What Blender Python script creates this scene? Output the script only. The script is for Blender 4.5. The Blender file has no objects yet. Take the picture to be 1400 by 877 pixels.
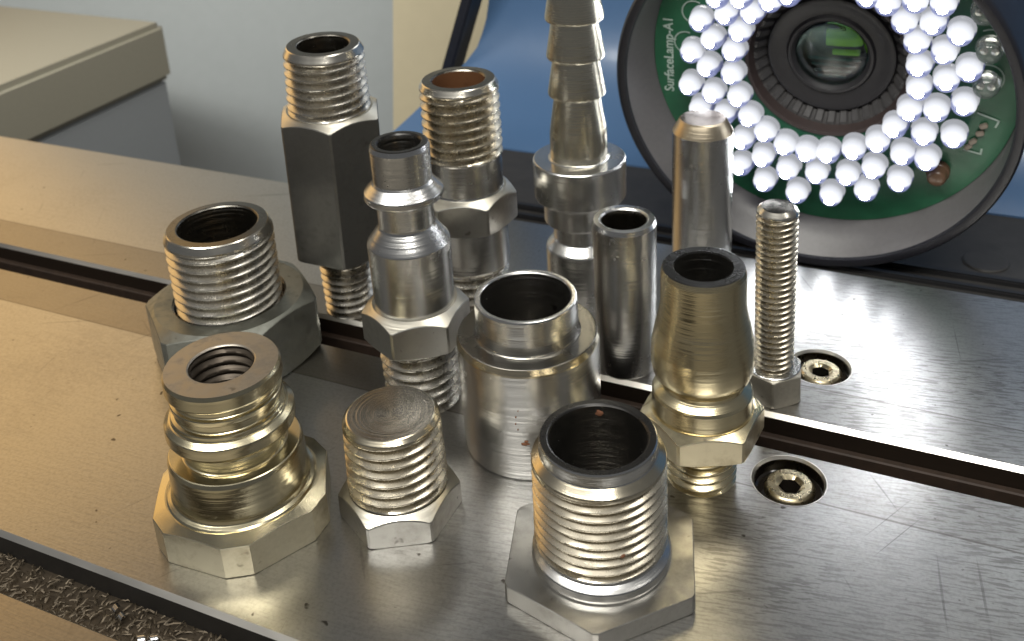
import bpy, bmesh, math, random
from mathutils import Vector, Matrix
random.seed(7)
S = 0.165                      # metres per layout unit
SC = bpy.context.scene
COL = SC.collection
R = math.radians
PI = math.pi

# ------------------------------------------------------------------ camera
cd = bpy.data.cameras.new("camera"); cam = bpy.data.objects.new("camera", cd); COL.objects.link(cam)
right = Vector((0.99826824, -0.02130375, -0.05483308))
down = Vector((-0.05882615, -0.36152042, -0.93050657))
fwd = Vector((0.0, 0.93212077, -0.36214757))
m = Matrix((right, -down, -fwd)).transposed().to_4x4()
m.translation = Vector((0, 0, S))
cam.matrix_world = m
cd.sensor_fit = 'HORIZONTAL'; cd.sensor_width = 36.0
cd.lens = 1464.2888 / 1400 * 36
cd.shift_x = 0.0; cd.shift_y = -(438.5 - 145.65) / 1400
cd.clip_start = 0.005; cd.clip_end = 50
cd.dof.use_dof = True; cd.dof.focus_distance = 1.36 * S; cd.dof.aperture_fstop = 32
SC.camera = cam

# ------------------------------------------------------------------ world, exposure
W = bpy.data.worlds.new("World"); SC.world = W; W.use_nodes = True
bg = W.node_tree.nodes["Background"]
bg.inputs[0].default_value = (0.95, 0.97, 1.0, 1); bg.inputs[1].default_value = 0.115
SC.view_settings.view_transform = 'Standard'; SC.view_settings.look = 'None'
SC.view_settings.exposure = 0.0; SC.view_settings.gamma = 1.0

# ------------------------------------------------------------------ lamps
def area(name, loc, target, sx, sy, power, col, spread=180):
    l = bpy.data.lights.new(name, 'AREA'); l.shape = 'RECTANGLE'; l.size = sx * S; l.size_y = sy * S
    l.energy = power; l.color = col; l.spread = R(spread)
    o = bpy.data.objects.new(name, l); COL.objects.link(o)
    o.location = Vector(loc) * S
    d = (Vector(target) - Vector(loc)).normalized()
    o.rotation_euler = d.to_track_quat('-Z', 'Y').to_euler()
    return o
# two long ceiling tubes ahead-left and behind the camera, then three added fill lights
area("ceiling_tube", (-1.0, -0.9, 3.6), (0.0, 1.3, 0), 4.2, 0.55, 5.9, (1.0, 0.975, 0.91))
area("ceiling_tube", (1.3, 1.0, 4.2), (0.1, 1.6, 0), 0.6, 3.0, 1.8, (1.0, 0.97, 0.90))
area("added_tan_light", (-2.9, 4.1, 1.65), (-0.9, 1.5, 0), 3.2, 2.4, 0.78, (1.0, 0.59, 0.18))  # added light standing in for the tan surface the table reflects
area("added_cool_light", (2.5, 4.3, 2.1), (0.5, 1.3, 0), 2.4, 1.8, 0.85, (0.93, 0.97, 1.0))  # added cool light to brighten the right plate and the metal rims
area("added_wall_light", (-1.75, 2.5, 1.25), (-1.2, 4.9, -0.6), 0.9, 0.5, 0.55, (0.98, 0.99, 0.96), 120)  # added light to brighten the wall and cast the box's shadow

# ------------------------------------------------------------------ node helpers
class NT:
    def __init__(s, name):
        s.m = bpy.data.materials.new(name); s.m.use_nodes = True
        s.t = s.m.node_tree; s.b = s.t.nodes["Principled BSDF"]; s.o = s.t.nodes["Material Output"]
    def n(s, typ, **kw):
        nd = s.t.nodes.new(typ)
        for k, v in kw.items(): setattr(nd, k, v)
        return nd
    def l(s, a, b): s.t.links.new(a, b)
    def coord(s, sc=(1, 1, 1), rot=(0, 0, 0)):
        tc = s.n('ShaderNodeTexCoord'); mp = s.n('ShaderNodeMapping')
        mp.inputs['Scale'].default_value = [v / S for v in sc]
        src = tc.outputs['Object']
        if any(rot):
            m0 = s.n('ShaderNodeMapping'); m0.inputs['Rotation'].default_value = rot; s.l(src, m0.inputs[0]); src = m0.outputs[0]
        s.l(src, mp.inputs[0]); return mp.outputs[0]
    def noise(s, sc, scale=1.0, detail=3.0, rough=0.55, rot=(0, 0, 0), dist=0.0):
        nd = s.n('ShaderNodeTexNoise'); nd.inputs['Scale'].default_value = scale
        nd.inputs['Detail'].default_value = detail; nd.inputs['Roughness'].default_value = rough
        nd.inputs['Distortion'].default_value = dist
        s.l(s.coord(sc, rot), nd.inputs['Vector']); return nd.outputs['Fac']
    def ramp(s, val, p0, p1, c0=(0, 0, 0, 1), c1=(1, 1, 1, 1), interp='LINEAR'):
        r = s.n('ShaderNodeValToRGB'); e = r.color_ramp.elements; r.color_ramp.interpolation = interp
        e[0].position = p0; e[1].position = p1; e[0].color = c0; e[1].color = c1
        s.l(val, r.inputs[0]); return r.outputs[0]
    def math(s, op, a, b=None, clamp=False):
        nd = s.n('ShaderNodeMath', operation=op, use_clamp=clamp)
        for i, v in enumerate((a, b)):
            if v is None: continue
            if isinstance(v, (int, float)): nd.inputs[i].default_value = v
            else: s.l(v, nd.inputs[i])
        return nd.outputs[0]
    def mix(s, fac, a, b):
        nd = s.n('ShaderNodeMix', data_type='RGBA')
        for i, v in ((0, fac), (6, a), (7, b)):
            if isinstance(v, (int, float)): nd.inputs[i].default_value = v
            elif isinstance(v, tuple): nd.inputs[i].default_value = v if len(v) == 4 else (*v, 1)
            else: s.l(v, nd.inputs[i])
        return nd.outputs[2]
    def bump(s, h, strength, dist, prev=None):
        nd = s.n('ShaderNodeBump'); nd.inputs['Strength'].default_value = strength
        nd.inputs['Distance'].default_value = dist * S
        s.l(h, nd.inputs['Height'])
        if prev is not None: s.l(prev, nd.inputs['Normal'])
        return nd.outputs[0]
    def set(s, **kw):
        for k, v in kw.items():
            k = k.replace('_', ' ')
            if isinstance(v, (int, float)): s.b.inputs[k].default_value = v
            elif isinstance(v, tuple): s.b.inputs[k].default_value = v if len(v) == 4 else (*v, 1)
            else: s.l(v, s.b.inputs[k])
        return s

def turned(name, base, rough=0.22, stain=(0.16, 0.13, 0.09), stain_amt=0.22, ring=0.26, aniso=0.65, radial=False, grain=0.03, metallic=1.0, dark=0.0):
    """Metal turned on a lathe: rings round the z axis, small pits, oily film and stains."""
    t = NT(name)
    big = t.noise((1, 1, 1), 9, 4); fine = t.noise((1, 1, 1), 55, 5, 0.65)
    st = t.ramp(t.math('MULTIPLY_ADD', big, 0.55), 0.0, 1.0)
    f = t.ramp(t.math('ADD', t.math('MULTIPLY', big, 0.55), t.math('MULTIPLY', fine, 0.45)), 0.55, 0.78)
    f = t.math('MULTIPLY', f, stain_amt)
    pits = t.ramp(t.noise((1, 1, 1), 36, 2, 0.5), 0.74, 0.79)
    col = t.mix(f, base, stain)
    col = t.mix(t.math('MULTIPLY', pits, 0.6), col, (0.05, 0.04, 0.03))
    rr = t.math('ADD', t.math('MULTIPLY', fine, 0.10), rough - 0.07)
    rr = t.math('ADD', rr, t.math('MULTIPLY', f, 0.22), True)
    if radial:
        tc = t.n('ShaderNodeTexCoord'); ln = t.n('ShaderNodeVectorMath', operation='LENGTH')
        mp = t.n('ShaderNodeMapping'); mp.inputs['Scale'].default_value = (1 / S, 1 / S, 0)
        t.l(tc.outputs['Object'], mp.inputs[0]); t.l(mp.outputs[0], ln.inputs[0])
        nz = t.n('ShaderNodeTexNoise', noise_dimensions='1D'); nz.inputs['Scale'].default_value = 320; nz.inputs['Detail'].default_value = 3
        t.l(ln.outputs['Value'], nz.inputs['W']); h = nz.outputs['Fac']
    else:
        h = t.noise((2.5, 2.5, 150), 1, 3, 0.6)
    b = t.bump(h, ring, 0.0016)
    b = t.bump(t.noise((1, 1, 1), 70, 2, 0.5), grain, 0.0010, b)
    b = t.bump(t.math('SUBTRACT', 1.0, pits), 0.12, 0.001, b)
    t.set(Base_Color=col, Metallic=metallic, Roughness=rr, Normal=b, Anisotropic=aniso)
    tg = t.n('ShaderNodeTangent', direction_type='RADIAL', axis='Z'); t.l(tg.outputs[0], t.b.inputs['Tangent'])
    return t.m

def flatmetal(name, base, rough=0.32, stain=(0.08, 0.06, 0.04), stain_amt=0.5, grain=0.5, metallic=1.0, sc=1.0):
    t = NT(name)
    big = t.noise((1, 1, 1), 11 * sc, 5, 0.6); fine = t.noise((1, 1, 1), 70, 4, 0.65)
    f = t.math('MULTIPLY', t.ramp(t.math('ADD', t.math('MULTIPLY', big, .6), t.math('MULTIPLY', fine, .4)), 0.48, 0.72), stain_amt)
    pits = t.ramp(t.noise((1, 1, 1), 48, 2), 0.69, 0.75)
    col = t.mix(t.math('MULTIPLY', pits, 0.5), t.mix(f, base, stain), (0.05, 0.04, 0.03))
    rr = t.math('ADD', t.math('ADD', t.math('MULTIPLY', fine, .25), rough - .11), t.math('MULTIPLY', f, .3), True)
    b = t.bump(t.noise((1, 1, 1), 110, 3, 0.55), grain * .22, 0.0010)
    b = t.bump(t.noise((70, 70, 7), 1, 3), grain * .22, 0.0010, b)
    t.set(Base_Color=col, Metallic=metallic, Roughness=rr, Normal=b)
    return t.m

def plain(name, col, rough=0.5, metallic=0.0, var=0.15, bump=0.2, scale=60):
    t = NT(name); nz = t.noise((1, 1, 1), scale, 4)
    d = tuple(max(0, c * (1 - var)) for c in col); h = tuple(min(1, c * (1 + var)) for c in col)
    t.set(Base_Color=t.mix(nz, d, h), Roughness=rough, Metallic=metallic, Normal=t.bump(nz, bump, 0.001))
    return t.m

M = {}
M['steel'] = turned('turned_steel', (0.60, 0.597, 0.585), 0.27)
M['chamfer'] = turned('bright_chamfer', (0.66, 0.63, 0.56), 0.24, aniso=0.3, ring=0.12, stain_amt=.2)
M['chamfer_warm'] = turned('bright_warm_chamfer', (0.64, 0.58, 0.45), 0.24, aniso=0.3, ring=0.12, stain_amt=.3)
M['steel_face'] = turned('faced_steel', (0.36, 0.335, 0.29), 0.26, radial=True, ring=0.25, aniso=0.85, grain=0.0, stain_amt=.15)
M['gold'] = turned('zinc_gold', (0.60, 0.54, 0.375), 0.23, stain=(0.16, 0.11, 0.05), stain_amt=0.45)
M['gold_face'] = flatmetal('zinc_gold_face', (0.44, 0.40, 0.34), 0.40, stain=(0.13, 0.10, 0.07), stain_amt=0.8, grain=.3)
M['gold_hex'] = flatmetal('zinc_gold_hex', (0.53, 0.485, 0.36), 0.33, stain=(0.20, 0.15, 0.08))
M['brass'] = turned('brass', (0.76, 0.66, 0.43), 0.25, ring=.4, stain=(0.20, 0.12, 0.05), stain_amt=0.3)
M['brass_hex'] = flatmetal('brass_hex', (0.64, 0.565, 0.40), 0.31, stain=(0.22, 0.14, 0.06))
M['pin_top'] = turned('pin_top', (0.11, 0.092, 0.08), 0.42, radial=True, ring=.1, grain=0, aniso=.7)
M['pin_chamfer'] = turned('brushed_chamfer', (0.50, 0.43, 0.32), 0.34, aniso=.6)
M['barb'] = turned('barb_steel', (0.62, 0.585, 0.48), 0.26)
M['thread'] = turned('thread_steel', (0.58, 0.555, 0.50), 0.29, stain_amt=0.45, ring=0.0, aniso=0.3, grain=0.025)
M['thread_warm'] = turned('thread_warm', (0.58, 0.53, 0.43), 0.29, stain_amt=0.5, ring=0.0, aniso=0.3, grain=0.025)
M['hex'] = flatmetal('hex_steel', (0.40, 0.39, 0.365), 0.31, grain=.2, stain_amt=.4)
M['hex_light'] = flatmetal('light_hex_steel', (0.54, 0.51, 0.44), 0.46, grain=.3, stain_amt=.4)
M['hex_cone'] = turned('hex_cone', (0.60, 0.57, 0.49), 0.33)
M['black_hex'] = flatmetal('black_oxide_hex', (0.12, 0.118, 0.110), 0.36, stain=(0.03, 0.028, 0.025), metallic=0.8)
M['nut'] = flatmetal('grey_nut', (0.27, 0.275, 0.245), 0.42, stain=(0.13, 0.13, 0.10), stain_amt=0.7)
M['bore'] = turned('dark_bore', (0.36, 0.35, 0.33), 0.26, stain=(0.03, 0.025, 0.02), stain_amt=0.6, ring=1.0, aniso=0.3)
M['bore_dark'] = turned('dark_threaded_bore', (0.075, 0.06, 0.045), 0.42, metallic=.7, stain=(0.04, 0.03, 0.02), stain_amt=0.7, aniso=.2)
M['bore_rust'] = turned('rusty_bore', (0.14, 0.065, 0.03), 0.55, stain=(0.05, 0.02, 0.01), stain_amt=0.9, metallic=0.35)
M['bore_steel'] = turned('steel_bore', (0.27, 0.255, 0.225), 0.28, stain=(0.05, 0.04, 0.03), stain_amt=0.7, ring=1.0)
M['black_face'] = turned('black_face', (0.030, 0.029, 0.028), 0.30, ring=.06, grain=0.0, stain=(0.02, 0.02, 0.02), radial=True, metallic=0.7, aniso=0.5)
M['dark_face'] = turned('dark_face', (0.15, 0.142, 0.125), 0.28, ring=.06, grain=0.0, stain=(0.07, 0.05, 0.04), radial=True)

# ------------------------------------------------------------------ mesh helpers
def mk(name, verts, faces, mat, parent=None, smooth=True, angle=32, mats=None, fm=None):
    me = bpy.data.meshes.new(name)
    me.from_pydata([(v[0] * S, v[1] * S, v[2] * S) for v in verts], [], faces)
    for mm in (mats or [mat]): me.materials.append(mm)
    if fm: me.polygons.foreach_set('material_index', fm)
    if smooth:
        me.shade_smooth()
        if angle: me.set_sharp_from_angle(angle=R(angle))
    me.update()
    o = bpy.data.objects.new(name, me); COL.objects.link(o)
    if parent is not None: o.parent = parent
    return o

def thing(name, label, cat, loc=(0, 0, 0), rot=None, group=None, kind=None):
    o = bpy.data.objects.new(name, None); COL.objects.link(o); o.empty_display_size = 0.01
    o.location = Vector(loc) * S
    if rot is not None: o.rotation_euler = rot
    if label: o['label'] = label
    if cat: o['category'] = cat
    if group: o['group'] = group
    if kind: o['kind'] = kind
    return o

def rounded(prof, d=0.0009):
    """Break every hard corner of a profile with a tiny two-point edge."""
    out = [prof[0]]
    for a, b, c in zip(prof, prof[1:], prof[2:]):
        va = Vector((a[0] - b[0], a[1] - b[1])); vc = Vector((c[0] - b[0], c[1] - b[1]))
        la, lc = va.length, vc.length
        if la < 1e-6 or lc < 1e-6: continue
        ang = va.angle(vc)
        if ang > R(165): out.append(b); continue
        k = min(d, la * .3, lc * .3)
        va.normalize(); vc.normalize(); B = Vector(b)
        if ang > R(150): out.append(b); continue
        out += [tuple(B + va * k), tuple(B + vc * k)]
    out.append(prof[-1]); return out

def lathe(name, prof, mat, parent, seg=112, rnd=0.0009, wob=0.0, angle=8.5):
    if rnd: prof = rounded(prof, rnd)
    vs, fs = [], []; n = len(prof)
    ph = random.random() * 6
    for r, z in prof:
        for k in range(seg):
            a = 2 * PI * k / seg
            rr = r * (1 + wob * (math.sin(3 * a + ph) + .6 * math.sin(7 * a + 2 * ph)))
            vs.append((rr * math.cos(a), rr * math.sin(a), z))
    for i in range(n - 1):
        for k in range(seg):
            k2 = (k + 1) % seg
            fs.append((i * seg + k, i * seg + k2, (i + 1) * seg + k2, (i + 1) * seg + k))
    return mk(name, vs, fs, mat, parent, angle=angle)

def thread(name, r0, z0, r1, z1, pitch, mat, parent, depth=None, seg=96, fade0=0.8, fade1=0.8, internal=False):
    """Helical V thread from z0 (radius r0) up to z1 (radius r1); the rows of the mesh follow the helix."""
    depth = depth or pitch * 0.52
    row = [(0.0, 0.0), (0.07, -.035), (0.14, 0.0), (0.27, 0.32), (0.40, 0.66), (0.53, 1.0), (0.60, 1.0), (0.73, 0.66), (0.87, 0.32)]
    per = len(row); turns = int(math.ceil((z1 - z0) / pitch)) + 2; n = per * turns
    vs, fs = [], []; ph = random.random() * 6
    sm = lambda e: max(0.0, min(1.0, e)) ** 2 * (3 - 2 * max(0.0, min(1.0, e)))
    for i in range(n + 1):
        f, s = row[i % per]
        for k in range(seg):
            a = 2 * PI * k / seg
            z = z0 + pitch * (i // per + f + k / seg - 1.0)
            zc = min(z1, max(z0, z)); Rm = r0 + (r1 - r0) * (zc - z0) / (z1 - z0)
            e = min(sm((z - z0) / (pitch * fade0)), sm((z1 - z) / (pitch * fade1)))
            wear = 0.022 * math.sin(5 * a + ph + 1.7 * (i // per)) + 0.015 * math.sin(13 * a + 2.3 * (i // per)) + random.uniform(-.012, .012)
            d = 1.32 * depth * e * (s + (wear if s <= 0 else 0))
            rr = Rm + d if internal else Rm - max(d, -.03 * depth)
            vs.append((rr * math.cos(a), rr * math.sin(a), zc))
    for i in range(n):
        for k in range(seg):
            a = i * seg + k; b = a + seg
            if k < seg - 1: c, d = a + 1, b + 1
            else:
                if i + per + 1 > n: continue
                c, d = (i + per) * seg, (i + per + 1) * seg
            zz = [vs[q][2] for q in (a, c, d, b)]
            if max(zz) - min(zz) < 1e-6: continue
            fs.append((a, c, d, b))
    return mk(name, vs, fs, mat, parent, angle=27)

def hexagon(name, Rc, zb, zt, r_in_top, r_in_bot, phi, parent, mat, rc_top=None, rc_bot=None, slope=0.55, slope_b=0.55, trunc=0.985, cone_mat=None, per=10):
    """Hexagonal prism; faces meet the chamfer cone in arcs. trunc < 1 cuts the six corners by small facets."""
    ap = Rc * math.cos(PI / 6); Rt = Rc * trunc
    d = math.acos(min(1, ap / Rt)); half = PI / 6 - d  # half width of the corner facet, measured from the corner
    angs = []
    for k in range(6):
        c = R(phi) + k * PI / 3
        if half > 1e-3: angs += [(c - half, Rt), (c + half, Rt)]
        else: angs += [(c, Rc)]
        a0 = c + max(half, 0); a1 = c + PI / 3 - max(half, 0)
        for j in range(1, per):
            a = a0 + (a1 - a0) * j / per
            x = (a - c) - PI / 6
            angs.append((a, ap / math.cos(x)))
    n = len(angs)
    rct = rc_top if rc_top else Rt * 0.99; rcb = rc_bot if rc_bot else Rt * 0.99
    rows = []
    def row(f): rows.append([f(a, h) for a, h in angs])
    def pt(a, r, z): return (r * math.cos(a), r * math.sin(a), z)
    zt_f = lambda r: zt - max(0, r - rct) * slope
    zb_f = lambda r: zb + max(0, r - rcb) * slope_b
    row(lambda a, h: pt(a, r_in_bot, zb))
    row(lambda a, h: pt(a, min(rcb, h * .985), zb_f(min(rcb, h * .985))))
    e = 0.0009
    row(lambda a, h: pt(a, h - e, zb_f(h - e)))
    row(lambda a, h: pt(a, h, zb_f(h) + e))
    row(lambda a, h: pt(a, h, zt_f(h) - e))
    row(lambda a, h: pt(a, h - e, zt_f(h - e)))
    row(lambda a, h: pt(a, min(rct, h * .985), zt_f(min(rct, h * .985))))
    row(lambda a, h: pt(a, r_in_top, zt))
    vs = [p for r in rows for p in r]; fs = []; fm = []
    for i in range(len(rows) - 1):
        for k in range(n):
            k2 = (k + 1) % n
            fs.append((i * n + k, i * n + k2, (i + 1) * n + k2, (i + 1) * n + k)); fm.append(1 if i >= 5 else 0)
    return mk(name, vs, fs, mat, parent, angle=12, mats=[mat, cone_mat or mat], fm=fm)

def spline(pts, n=7):
    out = []
    P = [pts[0]] + list(pts) + [pts[-1]]
    for i in range(1, len(P) - 2):
        p0, p1, p2, p3 = [Vector(q) for q in P[i - 1:i + 3]]
        for k in range(n):
            t_ = k / n
            out.append(tuple(.5 * (2 * p1 + (p2 - p0) * t_ + (2 * p0 - 5 * p1 + 4 * p2 - p3) * t_ * t_ + (3 * p1 - p0 - 3 * p2 + p3) * t_ ** 3)))
    out.append(pts[-1]); return out

def cap(name, r, z, mat, parent, seg=96, dome=0.0, rings=10):
    prof = [(max(r * (1 - i / rings), 1e-5), z + dome * (1 - (1 - i / rings) ** 2)) for i in range(rings + 1)]
    return lathe(name, prof, mat, parent, seg, 0)

# ------------------------------------------------------------------ the machine table
TA = math.atan2(-0.436, 0.9)
TABLE = thing('machine_table', 'scratched steel machine table with long slots that all the fittings stand on', 'machine table', (0, 0, 0), (0, 0, TA), kind='structure')

def steel_plate(name, tint, rough, scallop=1.0, tan_dirt=0.0):
    t = NT(name)
    fine = t.noise((9, 420, 9), 1, 2, 0.55)                       # grinding lines along the plate
    mid = t.noise((6, 60, 6), 1, 4, 0.6)
    dash = t.noise((30, 250, 10), 1, 2, 0.5, (0, 0, R(-9)), dist=0.3)   # wavy tool marks
    xs = t.n('ShaderNodeSeparateXYZ'); t.l(t.coord(), xs.inputs[0])
    patch = t.noise((1, 1, 1), 3.2, 4, 0.6)
    dots = t.noise((1, 1, 1), 85, 3, 0.6)
    s1 = t.noise((1.3, 90, 1), 1, 1.5, 0.5, (0, 0, R(33))); s2 = t.noise((1.6, 110, 1), 1, 1.5, 0.5, (0, 0, R(-62))); s3 = t.noise((2.2, 130, 1), 1, 1.0, 0.5, (0, 0, R(80)))
    s4 = t.noise((2.0, 45, 1), 1, 1.0, 0.5, (0, 0, R(-25)), dist=1.2); s5 = t.noise((3.0, 60, 1), 1, 1.0, 0.5, (0, 0, R(55)), dist=1.0)
    curved = t.math('MULTIPLY', t.math('MAXIMUM', t.ramp(s4, .745, .765), t.ramp(s5, .745, .765)), .8)
    scr = t.math('MAXIMUM', curved, t.math('MAXIMUM', t.math('MAXIMUM', t.ramp(s1, .735, .76), t.ramp(s2, .74, .765)), t.ramp(s3, .735, .76)))
    scr = t.math('MULTIPLY', scr, t.ramp(t.noise((1, 1, 1), 6, 3), .45, .6))
    dirt = t.ramp(t.math('ADD', t.math('MULTIPLY', patch, .6), t.math('MULTIPLY', dots, .4)), .5, .75)
    speck = t.ramp(t.noise((1, 1, 1), 60, 1.5), .73, .78)
    dk = t.math('MULTIPLY', t.ramp(dash, .50, .57), t.math('MULTIPLY', t.ramp(t.noise((1, 1, 1), 2.6, 3), .36, .56), t.ramp(t.math('ADD', t.math('MULTIPLY', xs.outputs['X'], .5), .5), .12, .42)))
    col = t.mix(t.math('MULTIPLY', dirt, .30), tint, (0.22, 0.17, 0.11))
    col = t.mix(t.math('MULTIPLY', t.ramp(t.noise((1, 1, 1), 210, 2), .45, .65), .16), col, (0.12, 0.11, 0.10))
    y = xs.outputs['Y']                                             # darker brown strips along both sides of the slot, fainter to the right
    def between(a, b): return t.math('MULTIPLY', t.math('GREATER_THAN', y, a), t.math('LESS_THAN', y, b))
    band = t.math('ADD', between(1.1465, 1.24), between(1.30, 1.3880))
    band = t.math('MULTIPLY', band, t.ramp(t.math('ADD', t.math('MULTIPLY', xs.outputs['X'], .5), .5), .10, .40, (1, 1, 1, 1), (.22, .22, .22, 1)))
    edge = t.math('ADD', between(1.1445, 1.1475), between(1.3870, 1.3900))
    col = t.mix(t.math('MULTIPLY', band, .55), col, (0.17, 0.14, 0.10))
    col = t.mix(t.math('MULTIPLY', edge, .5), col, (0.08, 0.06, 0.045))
    col = t.mix(t.math('MULTIPLY', dk,   .52 * scallop), col, (0.12, 0.11, 0.10))
    col = t.mix(t.math('MULTIPLY', t.ramp(fine, .5, .75), .14), col, (0.15, 0.14, 0.13))
    col = t.mix(t.math('MULTIPLY', scr, .42), col, (0.05, 0.045, 0.04))
    col = t.mix(t.math('MULTIPLY', speck, .8), col, (0.04, 0.03, 0.02))
    rr = t.math('ADD', t.math('ADD', t.math('MULTIPLY', mid, .03), t.math('MULTIPLY', dirt, .05)), rough - .02, True)
    b = t.bump(fine, .10, 0.0008)
    b = t.bump(dash, .05 * scallop, 0.0020, b)
    b = t.bump(dots, .03, 0.0008, b)
    b = t.bump(t.math('SUBTRACT', 1.0, scr), .08, 0.0008, b)
    t.set(Base_Color=col, Metallic=1.0, Roughness=rr, Normal=b)
    return t.m
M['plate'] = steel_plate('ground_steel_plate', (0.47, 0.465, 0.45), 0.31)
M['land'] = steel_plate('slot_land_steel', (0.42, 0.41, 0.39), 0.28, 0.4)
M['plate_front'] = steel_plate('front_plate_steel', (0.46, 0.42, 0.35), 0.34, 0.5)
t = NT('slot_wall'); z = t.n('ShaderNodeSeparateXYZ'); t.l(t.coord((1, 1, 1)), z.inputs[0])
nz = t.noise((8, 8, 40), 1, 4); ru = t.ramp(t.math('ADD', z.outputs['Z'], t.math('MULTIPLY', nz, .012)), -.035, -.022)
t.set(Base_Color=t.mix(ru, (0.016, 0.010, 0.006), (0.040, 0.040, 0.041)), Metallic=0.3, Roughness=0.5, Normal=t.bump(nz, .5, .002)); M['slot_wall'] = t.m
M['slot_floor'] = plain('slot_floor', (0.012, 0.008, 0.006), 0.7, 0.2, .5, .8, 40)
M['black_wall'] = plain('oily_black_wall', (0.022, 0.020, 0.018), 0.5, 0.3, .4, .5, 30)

def slab(name, u0, u1, w0, w1, zt, zb, mat, holes=(), lip=0.0, side=None, wallmat=None):
    bm = bmesh.new(); L = lip
    def loop(pts, zz): return [bm.verts.new((p[0] * S, p[1] * S, zz * S)) for p in pts]
    outer = [(u0, w0), (u1, w0), (u1, w1), (u0, w1)]
    inn = [(u0 + L, w0 + L), (u1 - L, w0 + L), (u1 - L, w1 - L), (u0 + L, w1 - L)]
    top = loop(inn, zt)
    es = [bm.edges.new((top[i], top[(i + 1) % 4])) for i in range(4)]
    hl = []
    for cx, cy, r in holes:
        h = loop([(cx + r * math.cos(2 * PI * k / 64), cy + r * math.sin(2 * PI * k / 64)) for k in range(64)], zt)
        es += [bm.edges.new((h[i], h[(i + 1) % 64])) for i in range(64)]; hl.append((h, cx, cy, r))
    if holes: bmesh.ops.triangle_fill(bm, use_beauty=True, edges=es, normal=(0, 0, 1))
    else: bm.faces.new(top)
    for f in bm.faces:
        f.material_index = 0
        if f.normal.z < 0: f.normal_flip()
    if L:
        o1 = loop(outer, zt - L)
        for i in range(4):
            j = (i + 1) % 4; bm.faces.new((top[j], top[i], o1[i], o1[j])).material_index = 2
    else: o1 = top
    o2 = loop(outer, zb)
    for i in range(4):
        j = (i + 1) % 4; bm.faces.new((o1[j], o1[i], o2[i], o2[j])).material_index = 1
    bm.normal_update()
    me = bpy.data.meshes.new(name); bm.to_mesh(me); bm.free()
    for mm in (mat, side or M['slot_wall'], wallmat or mat): me.materials.append(mm)
    o = bpy.data.objects.new(name, me); COL.objects.link(o); o.parent = TABLE
    return o
t = NT('bright_edge'); t.set(Base_Color=(0.75, 0.72, 0.66), Metallic=1.0, Roughness=t.math('ADD', t.math('MULTIPLY', t.noise((6, 40, 6), 1, 3), .2), .22)); M['edge'] = t.m
CB1 = (-0.1928, 1.1748, 0.0495); CB2 = (-0.1985, 1.4446, 0.0480)
U0, U1 = -4.2, 2.6
# lower plate, its slot-side strip, slot, upper strip, upper plate
slab('lower_plate', U0, U1, 0.707, 1.1465, 0.0, -0.30, M['plate'], holes=(), lip=0.004, side=M['black_wall'], wallmat=M['edge']) if False else None
LOW_W1 = 1.235
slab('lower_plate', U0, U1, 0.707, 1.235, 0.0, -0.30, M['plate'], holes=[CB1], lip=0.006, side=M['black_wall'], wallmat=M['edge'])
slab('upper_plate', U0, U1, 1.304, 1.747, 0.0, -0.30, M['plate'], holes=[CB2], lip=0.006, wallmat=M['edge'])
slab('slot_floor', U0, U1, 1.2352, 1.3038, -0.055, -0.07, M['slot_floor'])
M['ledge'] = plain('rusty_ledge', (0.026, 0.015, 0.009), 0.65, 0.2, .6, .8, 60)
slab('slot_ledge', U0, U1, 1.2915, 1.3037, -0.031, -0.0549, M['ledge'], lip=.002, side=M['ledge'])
slab('front_plate', U0, U1, -1.2, 0.636, 0.0, -0.30, M['plate_front'], lip=0.003, side=M['black_wall'])
M['swarf_bed'] = plain('swarf_bed', (0.050, 0.038, 0.025), 0.6, 0.5, .8, 1.0, 45)
slab('slot_floor', U0, U1, 0.6362, 0.7068, -0.036, -0.06, M['swarf_bed'])

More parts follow.
